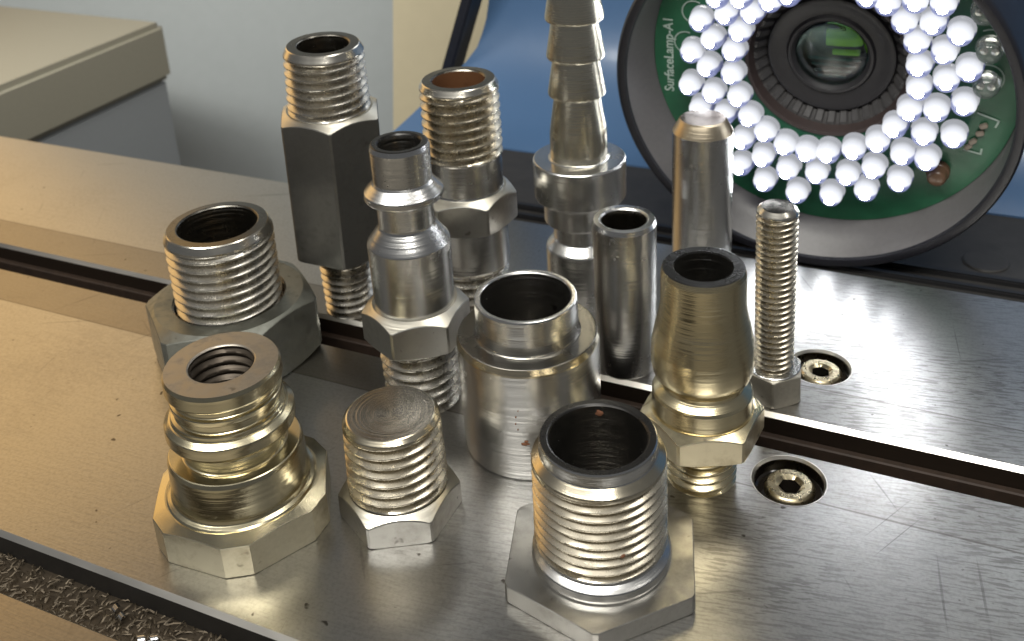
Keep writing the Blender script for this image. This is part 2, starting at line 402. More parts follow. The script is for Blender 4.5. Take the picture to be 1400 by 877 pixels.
# counterbores and socket screws, parts of the table
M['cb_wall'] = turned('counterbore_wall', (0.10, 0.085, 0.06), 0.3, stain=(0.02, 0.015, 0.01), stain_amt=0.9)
M['screw'] = flatmetal('oily_screw', (0.46, 0.40, 0.27), 0.24, stain=(0.07, 0.05, 0.025), stain_amt=0.75)
M['oil'] = plain('black_oil', (0.012, 0.010, 0.008), 0.10, 0.0, .2, .3, 30)
def socket_screw(cx, cy, r, zs, rot):
    o = lathe('counterbore', [(r, 0.0002), (r - .0003, -.0035), (r - .004, -.0042), (r - .0042, -.07), (0.001, -.07)], M['cb_wall'], TABLE, 64, 0)
    o.location = Vector((cx, cy, 0)) * S
    q = lathe('counterbore_lip', [(r + .0002, .0006), (r - .0012, .0005), (r - .0034, -.0036)], M['edge'], TABLE, 72, 0); q.location = o.location
    e = bpy.data.objects.new('cap_screw', None); COL.objects.link(e); e.parent = TABLE; e.location = Vector((cx + .001, cy + .003, 0)) * S; e.empty_display_size = .005
    hr, sr = r * .68, r * .30
    # head with hexagonal socket: round outer rows, hexagonal inner rows
    seg = 96; vs = []; fs = []
    def hexr(a): 
        x = (a - rot) % (PI / 3) - PI / 6; return sr * math.cos(PI / 6) / math.cos(x)
    rows = [lambda a: (hr, -.068), lambda a: (hr, zs - .006), lambda a: (hr - .002, zs - .002), lambda a: (hr - .005, zs), lambda a: (sr * 1.28, zs), lambda a: (sr * 1.14, zs - .0015),
            lambda a: (hexr(a), zs - .004), lambda a: (hexr(a) * .97, zs - .030), lambda a: (.0005, zs - .034)]
    for f in rows:
        for k in range(seg):
            a = 2 * PI * k / seg; rr, zz = f(a); vs.append((rr * math.cos(a), rr * math.sin(a), zz))
    fm = []
    for i in range(len(rows) - 1):
        for k in range(seg):
            k2 = (k + 1) % seg; fs.append((i * seg + k, i * seg + k2, (i + 1) * seg + k2, (i + 1) * seg + k)); fm.append(1 if i >= 6 else 0)
    mk('screw_head', vs, fs, None, e, angle=30, mats=[M['screw'], M['oil']], fm=fm)
    oil = lathe('oil_film', [(r - .0043, zs - .011), (r * .85, zs - .013), (hr + .0002, zs - .0105)], M['oil'], e, 64, 0)
socket_screw(*CB1, -0.008, 0.3)
socket_screw(*CB2, -0.007, 0.7)

# swarf in the front slot
M['swarf'] = plain('oily_swarf', (0.075, 0.058, 0.038), 0.5, 0.6, .8, .3, 60)
def swarf():
    vs, fs = [], []
    for i in range(3200):
        u = random.uniform(-2.2, 0.2); w = random.uniform(.640, .703); zz = -.0355 + random.random() ** 2 * .007
        a = random.uniform(0, PI); L = random.uniform(.006, .022); wd = random.uniform(.0003, .0011); k = random.uniform(-.9, .9)
        base = len(vs); n = 5; x, y = u, w
        for j in range(n):
            nx, ny = -math.sin(a), math.cos(a)
            h = zz + math.sin(j / (n - 1) * PI) * random.uniform(0, .003)
            y2 = min(.7055, max(.6375, y))
            vs.append((x - nx * wd, min(.706, max(.637, y2 - ny * wd)), h)); vs.append((x + nx * wd, min(.706, max(.637, y2 + ny * wd)), h + .0008))
            x += math.cos(a) * L / n; y += math.sin(a) * L / n; a += k / n
        for j in range(n - 1): fs.append((base + 2 * j, base + 2 * j + 2, base + 2 * j + 3, base + 2 * j + 1))
    o = mk('metal_swarf', vs, fs, M['swarf'], None, smooth=True, angle=None); o.rotation_euler = (0, 0, TA)
    o['kind'] = 'stuff'; o['label'] = 'fine metal shavings lying in the front slot'
    # a few curled chips lying on top
    def curl(u, w, rad, turns, rise, ang):
        vs, fs = [], []; n = int(26 * turns)
        for j in range(n + 1):
            a = 2 * PI * turns * j / n; rr = rad * (1 - .35 * j / n)
            x = (j / n - .5) * rise; y = rr * math.cos(a); z = rr * math.sin(a) + rad
            for s in (-.5, .5): vs.append((x + s * rise / turns * .55, y, z))
        for j in range(n): fs.append((2 * j, 2 * j + 2, 2 * j + 3, 2 * j + 1))
        o = mk('metal_curl', vs, fs, M['steel'], None, angle=None)
        c, s_ = math.cos(TA), math.sin(TA)
        o.location = Vector((u * c - w * s_, u * s_ + w * c, -.034)) * S; o.rotation_euler = (0, 0, TA + ang); o['category'] = 'metal chip'
        return o
    o = curl(-.633, .672, .0105, 1.7, .050, .25); o['label'] = 'largest bright curled metal chip in the front slot'
    o = curl(-.722, .676, .0085, 1.6, .032, -.2); o['label'] = 'middle curled metal chip in the front slot, further left than the brightest one'
    o = curl(-.842, .664, .0075, 1.5, .022, .5); o['label'] = 'small curled chip in the front slot close to the front plate edge'
    o = curl(-.905, .682, .0065, 1.5, .024, -.4); o['label'] = 'leftmost small curled metal chip in the front slot'
swarf()

# ------------------------------------------------------------------ the fittings
def bore(parent, r, ztop, zbot, mat=None, seg=96, ch=0.003, name='bore'):
    return lathe(name, [(r + ch * .0, ztop), (r - .0008, ztop - .003), (r - .001, zbot), (.001, zbot)], mat or M['bore'], parent, seg, 0, wob=0.0015)

# threaded bush on a hexagonal flange, front
T = thing('threaded_bush', 'open steel threaded bush on a wide flat hexagonal flange, nearest the front', 'bush', (.0766, 1.0125, 0))
hexagon('hex_flange', .1275, 0, .0255, .0838, .05, -98.7, T, M['hex'], trunc=.985, slope=.5)
lathe('collar', [(.0838, .0255), (.0845, .029), (.0832, .037), (.0775, .0405), (.0745, .043), (.0745, .048), (.0792, .0525)], M['steel'], T)
thread('thread', .0798, .0525, .0788, .1655, .01255, M['thread_warm'], T, depth=.0062, fade0=.3, fade1=.5)
lathe('chamfer', [(.0788, .1655), (.0785, .168), (.0698, .1765)], M['chamfer_warm'], T)
lathe('neck', [(.0698, .1765), (.0690, .178), (.0690, .191), (.0672, .1937)], M['steel'], T)
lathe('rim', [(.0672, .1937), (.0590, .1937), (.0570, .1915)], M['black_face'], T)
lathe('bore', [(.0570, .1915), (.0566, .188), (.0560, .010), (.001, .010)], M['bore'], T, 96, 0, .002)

# gold coupling, front left
T = thing('grooved_coupling', 'yellowish grooved coupling with a big hexagonal base in the front left corner', 'coupling', (-.3832, 1.1434, 0))
hexagon('hex_base', .1262, 0, .0525, .0965, .05, -82.7, T, M['gold_hex'], rc_top=.0985, slope=.34, trunc=.931, cone_mat=M['gold'])
lathe('body', [(.0965, .0525), (.0945, .0545), (.0895, .0575), (.0884, .062), (.0862, .1085), (.0835, .1140), (.067, .1135), (.0648, .1150)], M['gold'], T)
lathe('neck', [(.0648, .1150), (.0642, .118), (.0642, .1415), (.066, .1435)], M['gold'], T)
lathe('flange', [(.066, .1435), (.0795, .1442), (.0822, .1495), (.0816, .1635), (.0748, .1690)], M['gold'], T)
lathe('groove', [(.0748, .1690), (.0722, .1700), (.0720, .1755), (.0665, .1772), (.0660, .179), (.0660, .1865), (.0665, .1882)], M['gold'], T)
lathe('ridge', [(.0665, .1882), (.0698, .1892), (.0702, .1965), (.0655, .1982), (.0650, .200), (.0650, .2080), (.0655, .2098)], M['gold'], T)
lathe('head', [(.0655, .2098), (.0725, .2108), (.0738, .2130), (.0732, .2285), (.0708, .2335)], M['gold'], T)
lathe('top_face', [(.0708, .2335), (.0420, .2338), (.0405, .2320)], M['gold_face'], T, wob=.002)
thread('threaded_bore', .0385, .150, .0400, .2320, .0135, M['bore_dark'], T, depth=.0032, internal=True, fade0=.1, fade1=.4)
cap('bore_bottom', .0385, .150, M['bore'], T)

# threaded bush in a big nut, back left
T = thing('threaded_bush', 'threaded open pipe bush rising from a big dull grey hexagonal nut, back left', 'bush', (-.4787, 1.5288, 0))
hexagon('hex_nut', .1440, 0, .1050, .0915, .08, -63.4, T, M['nut'], rc_top=.1190, rc_bot=.122, slope=.50, trunc=.975)
lathe('nut_hole', [(.0915, .1050), (.0885, .1020), (.0880, .0780), (.0770, .0760), (.0770, .092)], M['bore'], T)
thread('thread', .0848, .0890, .0856, .2215, .0155, M['thread'], T, depth=.0075, fade0=.4, fade1=.5)
lathe('undercut', [(.0770, .0890), (.0848, .0892)], M['bore'], T, rnd=0)
lathe('chamfer', [(.0856, .2215), (.0850, .2245), (.0800, .2345), (.0785, .2360)], M['chamfer'], T)
lathe('rim', [(.0785, .2360), (.0640, .2368), (.0622, .2345)], M['dark_face'], T)
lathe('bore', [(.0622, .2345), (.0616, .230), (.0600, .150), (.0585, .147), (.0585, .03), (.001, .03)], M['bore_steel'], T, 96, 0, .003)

# long nipple with black hexagonal middle
T = thing('pipe_nipple', 'tall pipe nipple with long blackened hexagonal middle and threads at both ends', 'pipe nipple', (-.3050, 1.6450, 0), (R(2.4), R(1.3), 0))
thread('thread', .0425, 0.002, .0478, .1180, .0148, M['thread'], T, depth=.0072, fade0=.3, fade1=.7)
lathe('neck', [(.0478, .1180), (.0500, .121), (.0500, .129)], M['black_hex'], T)
hexagon('hex_body', .0890, .1280, .3860, .0660, .050, -83, T, M['black_hex'], rc_top=.0700, rc_bot=.085, slope=.62, trunc=.985, cone_mat=M['hex_cone'])
thread('thread', .0668, .3860, .0640, .4810, .0143, M['thread'], T, depth=.0070, fade0=.5, fade1=.4)
lathe('chamfer', [(.0640, .4810), (.0638, .4835), (.0585, .4935), (.0570, .4948)], M['chamfer'], T)
lathe('rim', [(.0570, .4948), (.0430, .4950), (.0412, .4930)], M['dark_face'], T)
lathe('bore', [(.0412, .4930), (.0408, .488), (.0400, .30), (.001, .30)], M['bore_steel'], T, 80, 0, .002)
cap('end_face', .0420, 0.002, M['dark_face'], T)

# quick coupler plug, middle left
T = thing('coupler_plug', 'silvery quick coupler plug with flared collar, hexagon and threaded foot', 'coupler plug', (-.1605, 1.3770, 0))
thread('thread', .0560, 0.0, .0605, .1120, .0172, M['thread'], T, depth=.0085, fade0=.3, fade1=.3)
hexagon('hex_body', .0815, .1110, .1700, .0592, .055, -112, T, M['hex'], rc_top=.0630, rc_bot=.072, slope=.75, slope_b=.35, trunc=.985, cone_mat=M['hex_cone'])
lathe('body', [(.0592, .1700), (.0592, .176), (.0604, .2690), (.0585, .2722), (.0425, .2945), (.0412, .2975)], M['steel'], T)
lathe('neck', [(.0412, .2975), (.0408, .30), (.0412, .3330), (.044, .3360)], M['steel'], T)
lathe('flange', [(.044, .3360), (.0560, .3400), (.0570, .3430), (.0565, .3500), (.0445, .3630), (.0424, .3665)], M['steel'], T)
lathe('spout', [(.0424, .3665), (.0420, .3700), (.0428, .4150), (.0405, .4215)], M['steel'], T)
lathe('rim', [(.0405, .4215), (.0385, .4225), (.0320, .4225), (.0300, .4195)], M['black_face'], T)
lathe('bore', [(.0300, .4195), (.0296, .416), (.0290, .30), (.001, .30)], M['bore'], T, 80, 0, .002)

# hex nipple with rusty bore
T = thing('pipe_nipple', 'shorter pipe nipple with a rusty brown bore standing behind the coupler plug', 'pipe nipple', (-.0846, 1.6366, 0))
thread('thread', .0600, 0.0, .0635, .0860, .0165, M['thread'], T, depth=.008, fade0=.3, fade1=.5)
lathe('lower_barrel', [(.0635, .0860), (.0665, .0885), (.0668, .092), (.0655, .1668)], M['steel'], T)
hexagon('hex_body', .0850, .1655, .2270, .0640, .060, -65.6, T, M['hex'], rc_top=.0670, rc_bot=.074, slope=.75, slope_b=.3, trunc=.985, cone_mat=M['hex_cone'])
lathe('upper_barrel', [(.0640, .2270), (.0628, .230), (.0625, .285), (.0638, .2890)], M['steel'], T)
thread('thread', .0655, .2890, .0650, .4060, .0158, M['thread_warm'], T, depth=.0078, fade0=.6, fade1=.4)
lathe('chamfer', [(.0650, .4060), (.0648, .4085), (.0605, .4165), (.0590, .4178)], M['chamfer'], T)
lathe('rim', [(.0590, .4178), (.0445, .4182), (.0426, .4155)], M['dark_face'], T)
lathe('bore', [(.0426, .4155), (.0420, .41), (.0415, .36), (.001, .355)], M['bore_rust'], T, 80, 0, .004)

# barbed hose fitting
T = thing('hose_barb', 'tall barbed hose tail with a thick round collar, cut by the top of the photo', 'hose fitting', (.1049, 1.6026, 0))
lathe('body', [(.001, 0), (.0600, 0), (.0612, .003), (.0606, .1225), (.0590, .1255), (.0480, .1380), (.0468, .1400)], M['steel'], T)
lathe('groove', [(.0468, .1400), (.0466, .143), (.0466, .1660), (.0490, .1700)], M['steel'], T)
lathe('shoulder', [(.0490, .1700), (.0600, .1712), (.0613, .1735), (.0613, .2120), (.064, .2145)], M['steel'], T)
lathe('collar', [(.064, .2145), (.0745, .2152), (.0762, .2175), (.0765, .2800), (.0745, .2826), (.0500, .2830), (.0476, .2850)], M['steel'], T)
lathe('stem', [(.0476, .2850), (.0466, .2865), (.0466, .3240), (.0455, .3350), (.0368, .3935)], M['barb'], T)
zb = [.3935, .4560, .5180, .5800, .6420]
for i, z0 in enumerate(zb):
    zt_ = zb[i + 1] if i < 4 else .70
    lathe('barb', [(.0368, z0), (.0448, z0 - .0005), (.0464, z0 + .0020), (.0462, z0 + .0065), (.0366, zt_)], M['barb'], T)
lathe('end_ring', [(.0366, .70), (.026, .70), (.0255, .60), (.001, .60)], M['bore_steel'], T)

# plain sleeve
T = thing('sleeve', 'plain open steel sleeve standing between the barbed hose tail and the brass coupler', 'sleeve', (.1570, 1.4269, 0))
lathe('barrel', [(.0450, 0), (.0462, .002), (.0485, .2490), (.0455, .2556)], M['steel'], T)
lathe('rim', [(.0455, .2556), (.0365, .2560), (.0338, .2530)], M['steel'], T)
lathe('bore', [(.0338, .2530), (.0332, .25), (.0328, .09), (.001, .09)], M['bore_steel'], T, 80, 0, .003)
lathe('end_face', [(.0450, 0), (.03, 0)], M['steel_face'], T, rnd=0)

# solid pin
T = thing('dowel_pin', 'solid round steel pin with chamfered top in front of the ring of lights', 'pin', (.3212, 1.6747, 0))
lathe('shank', [(.001, 0), (.0510, 0), (.0522, .002), (.0514, .2855)], M['steel'], T)
lathe('chamfer', [(.0514, .2855), (.0505, .2875), (.0400, .3065), (.0375, .3086)], M['pin_chamfer'], T)
cap('top_face', .0375, .3086, M['pin_top'], T, dome=.0012)

# bolt
T = thing('hex_bolt', 'long thin hexagonal bolt standing upright on its head at the right', 'bolt', (.3650, 1.3325, 0), (R(.5), R(-.8), 0))
hexagon('hex_head', .0452, 0, .0475, .0295, .02, -104.6, T, M['hex_light'], rc_top=.0400, rc_bot=.0405, slope=.5, trunc=.98)
lathe('washer_face', [(.0390, .0475), (.0388, .0500), (.0290, .0505)], M['steel'], T)
thread('thread', .0285, .0500, .0293, .3030, .00955, M['thread_warm'], T, depth=.0046, seg=72, fade0=.3, fade1=.5)
lathe('chamfer', [(.0293, .3030), (.0285, .3060), (.0225, .3115)], M['chamfer'], T, 72)
cap('top_face', .0225, .3115, M['dark_face'], T, dome=.002)

# brass coupler, right
T = thing('brass_coupler', 'golden brass coupler with a bulged barrel and blackened rim in front of the bolt', 'coupler', (.2260, 1.1640, 0))
thread('thread', .0462, 0.0, .0482, .0720, .0128, M['brass'], T, depth=.0046, fade0=.2, fade1=.3)
hexagon('hex_body', .0830, .0715, .1130, .0650, .045, -121.5, T, M['brass_hex'], rc_top=.0670, rc_bot=.074, slope=.62, slope_b=.3, trunc=.985, cone_mat=M['brass'])
lathe('collar', [(.0650, .1130), (.0655, .1150), (.0652, .1390), (.0630, .1430), (.0560, .1500), (.0545, .1520)], M['brass'], T)
lathe('barrel', [(.0545, .1520), (.0543, .1565)] + spline([(.0560, .1590), (.0600, .1640), (.0640, .1720), (.0660, .1830)]) + [(.0663, .1960)] + spline([(.0655, .2110), (.0610, .2330), (.0565, .2530), (.0540, .2680)]) + [(.0531, .3125), (.0512, .3195)], M['brass'], T, rnd=0)
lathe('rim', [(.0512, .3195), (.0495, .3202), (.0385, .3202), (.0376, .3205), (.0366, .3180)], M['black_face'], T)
lathe('bore', [(.0366, .3180), (.0362, .31), (.0360, .12), (.001, .12)], M['bore'], T, 80, 0, .002)

# stepped bush, centre
T = thing('stepped_bush', 'smooth steel stepped bush with thin open upper tube in the centre of the group', 'bush', (.0031, 1.2665, 0))
lathe('body', [(.03, 0), (.0960, 0), (.0978, .002), (.0990, .1660)], M['steel'], T, 144)
lathe('chamfer', [(.0990, .1660), (.0988, .1685), (.0962, .1765)], M['chamfer_warm'], T, 144, wob=.0006)
lathe('shoulder', [(.0962, .1765), (.0950, .1775), (.0735, .1772), (.0716, .1790)], M['dark_face'], T, 144)
lathe('upper_tube', [(.0716, .1790), (.0710, .181), (.0706, .2290), (.0692, .2318), (.0635, .2318), (.0618, .2295)], M['steel'], T, 144)
lathe('bore', [(.0618, .2295), (.0614, .226), (.0606, .04), (.001, .04)], M['bore'], T, 112, 0, .002)

M['rust'] = plain('rust_spot', (0.16, 0.065, 0.03), 0.8, 0, .5, .8, 120)
def rust(parent, name, a, r, z, sx, sy, nrm_out=True):
    seg = 14; vs = [(r - .0002 if nrm_out else r, 0, 0)]
    vs = []; fs = []
    sgn = 1 if nrm_out else -1
    for ring_, k1 in ((1.0, 0.0), (.55, .0010)):
        for k in range(seg):
            t_ = 2 * PI * k / seg; j = random.uniform(.75, 1.25) * ring_
            aa = R(a) + sx * j * math.cos(t_) / r; rr = r + sgn * (k1 + .0002)
            vs.append((rr * math.cos(aa), rr * math.sin(aa), z + sy * j * math.sin(t_)))
    vs.append(((r + sgn * .0014) * math.cos(R(a)), (r + sgn * .0014) * math.sin(R(a)), z))
    for k in range(seg): fs += [(k, (k + 1) % seg, seg + (k + 1) % seg, seg + k), (seg + k, seg + (k + 1) % seg, 2 * seg)]
    return mk(name, vs, fs, M['rust'], parent, angle=None)
for a_, z_, sx_, sy_ in ((-97, .062, .0055, .0028), (-96, .066, .003, .002), (-103, .105, .0012, .0012), (-103.5, .094, .001, .001), (-102, .085, .001, .0011), (-101, .115, .0009, .001), (-92, .046, .003, .0008)):
    rust(T, 'rust_spot', a_, .0980 + .001 * z_ / .166, z_, sx_, sy_)
rust(bpy.data.objects['threaded_bush'], 'rust_spot', -77, .0790, .088, .0030, .0026)
rust(bpy.data.objects['threaded_bush'], 'rust_spot', 83, .0563, .182, .0042, .0050, False)

# solid hexagon plug, front
T = thing('hex_plug', 'solid threaded hexagonal plug with a closed machined top, between the coupling and front bush', 'plug', (-.1773, 1.1335, 0))
hexagon('hex_head', .0815, 0, .0440, .0630, .03, -115.7, T, M['hex'], rc_top=.0655, rc_bot=.078, slope=.85, trunc=.985, cone_mat=M['hex_cone'])
lathe('neck', [(.0630, .0440), (.0628, .0475)], M['steel'], T, rnd=0)
thread('thread', .0655, .0470, .0625, .1440, .0140, M['thread_warm'], T, depth=.0072, fade0=.4, fade1=.4)
lathe('chamfer', [(.0625, .1440), (.0620, .1465), (.0572, .1516), (.0555, .1524)], M['chamfer_warm'], T)
cap('top_face', .0555, .1524, M['steel_face'], T, 128, dome=.0008)

# ------------------------------------------------------------------ ring lamp with camera lens
C0 = Vector((.56114307, 1.78381158, .3378)); E1 = Vector((.88810749, -.45963582, 0)); E2 = Vector((-.07496757, -.14485221, .98660919)); NN = Vector((-.45348093, -.87621501, -.16310211))
LAMP = thing('ring_lamp', 'round dark lamp with rings of white lights around a camera lens', 'ring lamp')
mm = Matrix((E1, E2, NN)).transposed().to_4x4(); mm.translation = C0 * S; LAMP.matrix_world = mm
M['housing'] = plain('lamp_housing', (0.13, 0.125, 0.125), 0.36, 0.0, .12, .15, 120)
M['housing_lip'] = plain('lamp_lip', (0.012, 0.012, 0.016), 0.40, 0.0, .2, .15, 90)
t = NT('green_board'); nz = t.noise((1, 1, 1), 40, 3)
t.set(Base_Color=t.mix(nz, (0.012, 0.085, 0.040), (0.022, 0.125, 0.062)), Roughness=0.35, Normal=t.bump(nz, .2, .001)); M['pcb'] = t.m
M['silk'] = plain('silkscreen_ink', (0.42, 0.52, 0.46), 0.6, 0, .05, 0, 50)

def loft(name, rings, mat, parent, seg=128, mats=None, idx=None):
    vs, fs, fm = [], [], []
    for cx, cy, d, r in rings:
        for k in range(seg):
            a = 2 * PI * k / seg; vs.append((cx + r * math.cos(a), cy + r * math.sin(a), d))
    for i in range(len(rings) - 1):
        for k in range(seg):
            k2 = (k + 1) % seg; fs.append((i * seg + k, i * seg + k2, (i + 1) * seg + k2, (i + 1) * seg + k)); fm.append(idx[i] if idx else 0)
    return mk(name, vs, fs, mat, parent, angle=40, mats=mats, fm=fm if mats else None)
LX, LY = 0.0, 0.014
loft('circuit_board', [(LX, LY, -.012, .146), (LX, LY, 0, .147), (0, 0, 0, .3195), (0, 0, -.012, .3197)], M['pcb'], LAMP)
lx, ly = -.022, -.035
loft('housing', [(0, 0, -.004, .3200), (0, 0, .002, .3215), (lx * .5, ly * .5, .030, .3290), (lx, ly, .058, .3345)], M['housing'], LAMP)
loft('housing_lip', [(lx, ly, .058, .3345), (lx, ly, .0635, .3365), (lx, ly, .0660, .3420), (lx, ly, .0655, .3500), (lx, ly, .0600, .3545), (lx, ly, .0450, .3555), (lx * .5, ly * .5, -.05, .3520), (0, 0, -.16, .30), (0, 0, -.30, .17), (0, 0, -.30, .001)], M['housing_lip'], LAMP)

# lights
t = NT('lit_led'); z = t.n('ShaderNodeSeparateXYZ'); t.l(t.coord((1, 1, 1)), z.inputs[0])
g = t.ramp(z.outputs['Z'], .030, .056)
cup = t.ramp(t.math('ADD', z.outputs['Y'], t.math('MULTIPLY', t.noise((1, 1, 1), 60, 2), .007)), -.0095, -.0035)
t.set(Base_Color=(0.05, 0.055, 0.07), Roughness=0.18, Emission_Color=t.mix(cup, (0.42, 0.48, 0.95), (0.92, 0.94, 1.0)), Emission_Strength=t.math('MULTIPLY', t.math('ADD', t.math('MULTIPLY', g, .60), .32), t.math('ADD', t.math('MULTIPLY', cup, .70), 0.50)))
M['led'] = t.m
t = NT('led_core'); t.set(Base_Color=(0.8, 0.8, 0.8), Emission_Color=(0.93, 0.96, 1.0), Emission_Strength=40.0); M['led_core'] = t.m
t = NT('clear_epoxy'); t.set(Base_Color=(0.85, 0.9, 0.88), Roughness=0.06, Transmission_Weight=0.92, IOR=1.45); M['epoxy'] = t.m
M['pin_metal'] = plain('tinned_pin', (0.7, 0.68, 0.64), 0.25, 1.0, .1, .1)
def led_mesh(nm, mat):
    pr = [(.0005, .019), (.0228, .019), (.0228, .0235), (.0209, .0250), (.0205, .041)]
    for i in range(1, 8): a = i / 7 * PI / 2; pr.append((max(.0205 * math.cos(a), .0002), .040 + .0205 * math.sin(a)))
    o = lathe(nm, pr, mat, LAMP, 24, 0, angle=35)
    bm = bmesh.new(); bm.from_mesh(o.data)                # two tinned leads down to the board
    for sx in (-.006, .006):
        q = bmesh.ops.create_cube(bm, size=1)['verts']
        for v in q: v.co = Vector((sx + v.co.x * .0028, v.co.y * .0028, .0105 + v.co.z * .0205)) * S
        for f in {f for v in q for f in v.link_faces}: f.material_index = 2; f.smooth = False
    bm.to_mesh(o.data); bm.free()
    o.data.materials.append(M['led_core'] if mat is M['led'] else mat); o.data.materials.append(M['pin_metal'])
    if mat is M['led']:                                  # the bright focus at the tip of the dome
        for p in o.data.polygons:
            if p.center.z > .0592 * S: p.material_index = 1
    return o
def shift(q, r, n0):
    return q
leds = [(-0.182, 0.148), (-0.138, 0.153), (-0.09, 0.15), (-0.216, 0.098), (-0.168, 0.117), (-0.122, 0.124), (-0.193, 0.064), (-0.144, 0.086), (-0.236, 0.034), (-0.155, 0.044), (-0.202, 0.009), (-0.158, -0.002), (-0.238, -0.033), (-0.197, -0.047), (-0.149, -0.048), (-0.129, -0.086), (-0.058, 0.161), (-0.1, -0.117), (-0.064, -0.139), (-0.025, -0.146), (0.014, -0.144), (0.058, -0.129), (0.096, -0.107), (0.126, -0.075), (0.146, -0.038), (0.159, 0.005), (0.159, 0.049), (0.152, 0.093), (0.13, 0.13), (0.103, 0.159), (0.069, 0.172), (-0.106, -0.171), (-0.058, -0.191), (-0.008, -0.194), (0.048, -0.189), (0.094, -0.164), (0.14, -0.128), (0.171, -0.083), (0.19, -0.03), (0.2, 0.026), (0.195, 0.08), (0.174, 0.13), (0.143, 0.167), (-0.141, -0.14), (-0.146, -0.198), (-0.103, -0.228), (-0.042, -0.244), (0.02, -0.236), (0.08, -0.216), (0.137, -0.184), (0.181, -0.131), (0.219, -0.079), (0.232, -0.015), (0.234, 0.051), (0.218, 0.116), (0.187, 0.166),
        (-.176, -.092), (-.222, -.082), (-.194, -.142)]
for rad, cy in ((.166, .02), (.206, .012), (.242, .004)):          # the top of the ring, above the picture
    n = int(2 * PI * rad / .0475)
    for k in range(n):
        a = 2 * PI * k / n; p = (rad * math.cos(a), cy + rad * math.sin(a))
        if p[1] > .16 and all((p[0] - q[0]) ** 2 + (p[1] - q[1]) ** 2 > .043 ** 2 for q in leds): leds.append(p)
proto = led_mesh('led', M['led'])
for i, (a, b) in enumerate(leds):
    o = proto if i == 0 else proto.copy()
    if i: COL.objects.link(o)
    o.parent = LAMP; o.location = Vector((a, b, .0)) * S
    o.rotation_euler = (random.uniform(-.05, .05), random.uniform(-.05, .05), random.uniform(-.35, .35))
def unlit(a, b):
    o = led_mesh('unlit_led', M['epoxy']); o.location = Vector((a, b, .001)) * S; o.scale = (1, 1, .8); o['label'] = 'unlit clear light at the board edge'
    for sx in (-.006, .006):
        q = lathe('led_pin', [(.0022, .0), (.0022, .028), (.0045, .030), (.0045, .034), (.0005, .036)], M['pin_metal'], o, 12, 0); q.location = (sx * S, 0, .002 * S)
for p in ((.249, .151), (.262, .083), (.262, .018)): unlit(*p)
M['amber'] = plain('brown_sensor', (0.13, 0.075, 0.045), 0.3, 0, .2, .1)
o = lathe('light_sensor', [(.020, 0), (.020, .012), (.017, .0135), (.016, .030), (.012, .034), (.0005, .035)], M['amber'], LAMP, 32, angle=40); o.location = Vector((.198, -.176, 0)) * S
# small surface parts and white board printing
M['chip'] = plain('small_component', (0.30, 0.25, 0.20), 0.45, 0, .3, .2)
def box(name, c, s, mat, parent, rot=0.0, bev=.0012):
    bm = bmesh.new(); bmesh.ops.create_cube(bm, size=1)
    for v in bm.verts: v.co = Vector((v.co.x * s[0], v.co.y * s[1], v.co.z * s[2])) * S
    if bev: bmesh.ops.bevel(bm, geom=bm.edges[:], offset=bev * S, segments=2, affect='EDGES')
    me = bpy.data.meshes.new(name); bm.to_mesh(me); bm.free(); me.materials.append(mat)
    o = bpy.data.objects.new(name, me); COL.objects.link(o); o.location = Vector(c) * S; o.rotation_euler = (0, 0, rot)
    if parent is not None: o.parent = parent
    return o
for a, b, ro in ((.2595, -.089, .4), (.2640, -.0737, .5), (.2493, -.1069, .7), (.243, -.118, .8)): box('resistor', (a, b, .004), (.013, .008, .008), M['chip'], LAMP, ro)
def line(pts, wd=.0016):
    vs, fs = [], []
    for p, q in zip(pts, pts[1:]):
        d = (Vector(q) - Vector(p)); l = d.length; d.normalize(); nv = Vector((-d.y, d.x)) * wd
        p2 = Vector(p) - d * wd; q2 = Vector(q) + d * wd; b = len(vs)
        for v in (p2 - nv, q2 - nv, q2 + nv, p2 + nv): vs.append((v.x, v.y, .0022))
        fs.append((b, b + 1, b + 2, b + 3))
    return mk('printed_line', vs, fs, M['silk'], LAMP, smooth=False)
line([(.2534, -.0505), (.2869, -.0617), (.2826, -.0739)]); line([(.2368, -.1261), (.2637, -.1316), (.2645, -.1217)])
def printed_arc(cx, cy, r, a0, a1):
    line([(cx + r * math.cos(R(a0 + (a1 - a0) * i / 14)), cy + r * math.sin(R(a0 + (a1 - a0) * i / 14))) for i in range(15)], .0012)
printed_arc(-.238, .098, .022, 60, 250); printed_arc(-.256, .034, .022, 70, 250); printed_arc(-.238, .150, .022, 120, 260); printed_arc(.262, .083, .0255, -120, 120); printed_arc(.262, .018, .0255, -120, 120); printed_arc(.249, .151, .0255, -120, 120)
tc = bpy.data.curves.new('board_text', 'FONT'); tc.body = 'SurfaceLamp-A1'; tc.size = .0265 * S; tc.align_x = 'CENTER'; tc.align_y = 'CENTER'; tc.extrude = .0003 * S; tc.offset = .0003 * S
to = bpy.data.objects.new('board_text', tc); COL.objects.link(to); bpy.context.view_layer.update()
me = bpy.data.meshes.new_from_object(to.evaluated_get(bpy.context.evaluated_depsgraph_get())); me.name = 'board_text'
bpy.data.objects.remove(to); bpy.data.curves.remove(tc)
xs = [v.co.x for v in me.vertices]; k_ = .154 * S / (max(xs) - min(xs))
for v in me.vertices: v.co.x *= k_
me.materials.clear(); me.materials.append(M['silk'])
to = bpy.data.objects.new('board_text', me); COL.objects.link(to); to.parent = LAMP
to.location = Vector((-.2905, .004, .0012)) * S; to.rotation_euler = (0, 0, R(88)); to['label'] = 'white printed lettering SurfaceLamp-A1 on the green board'

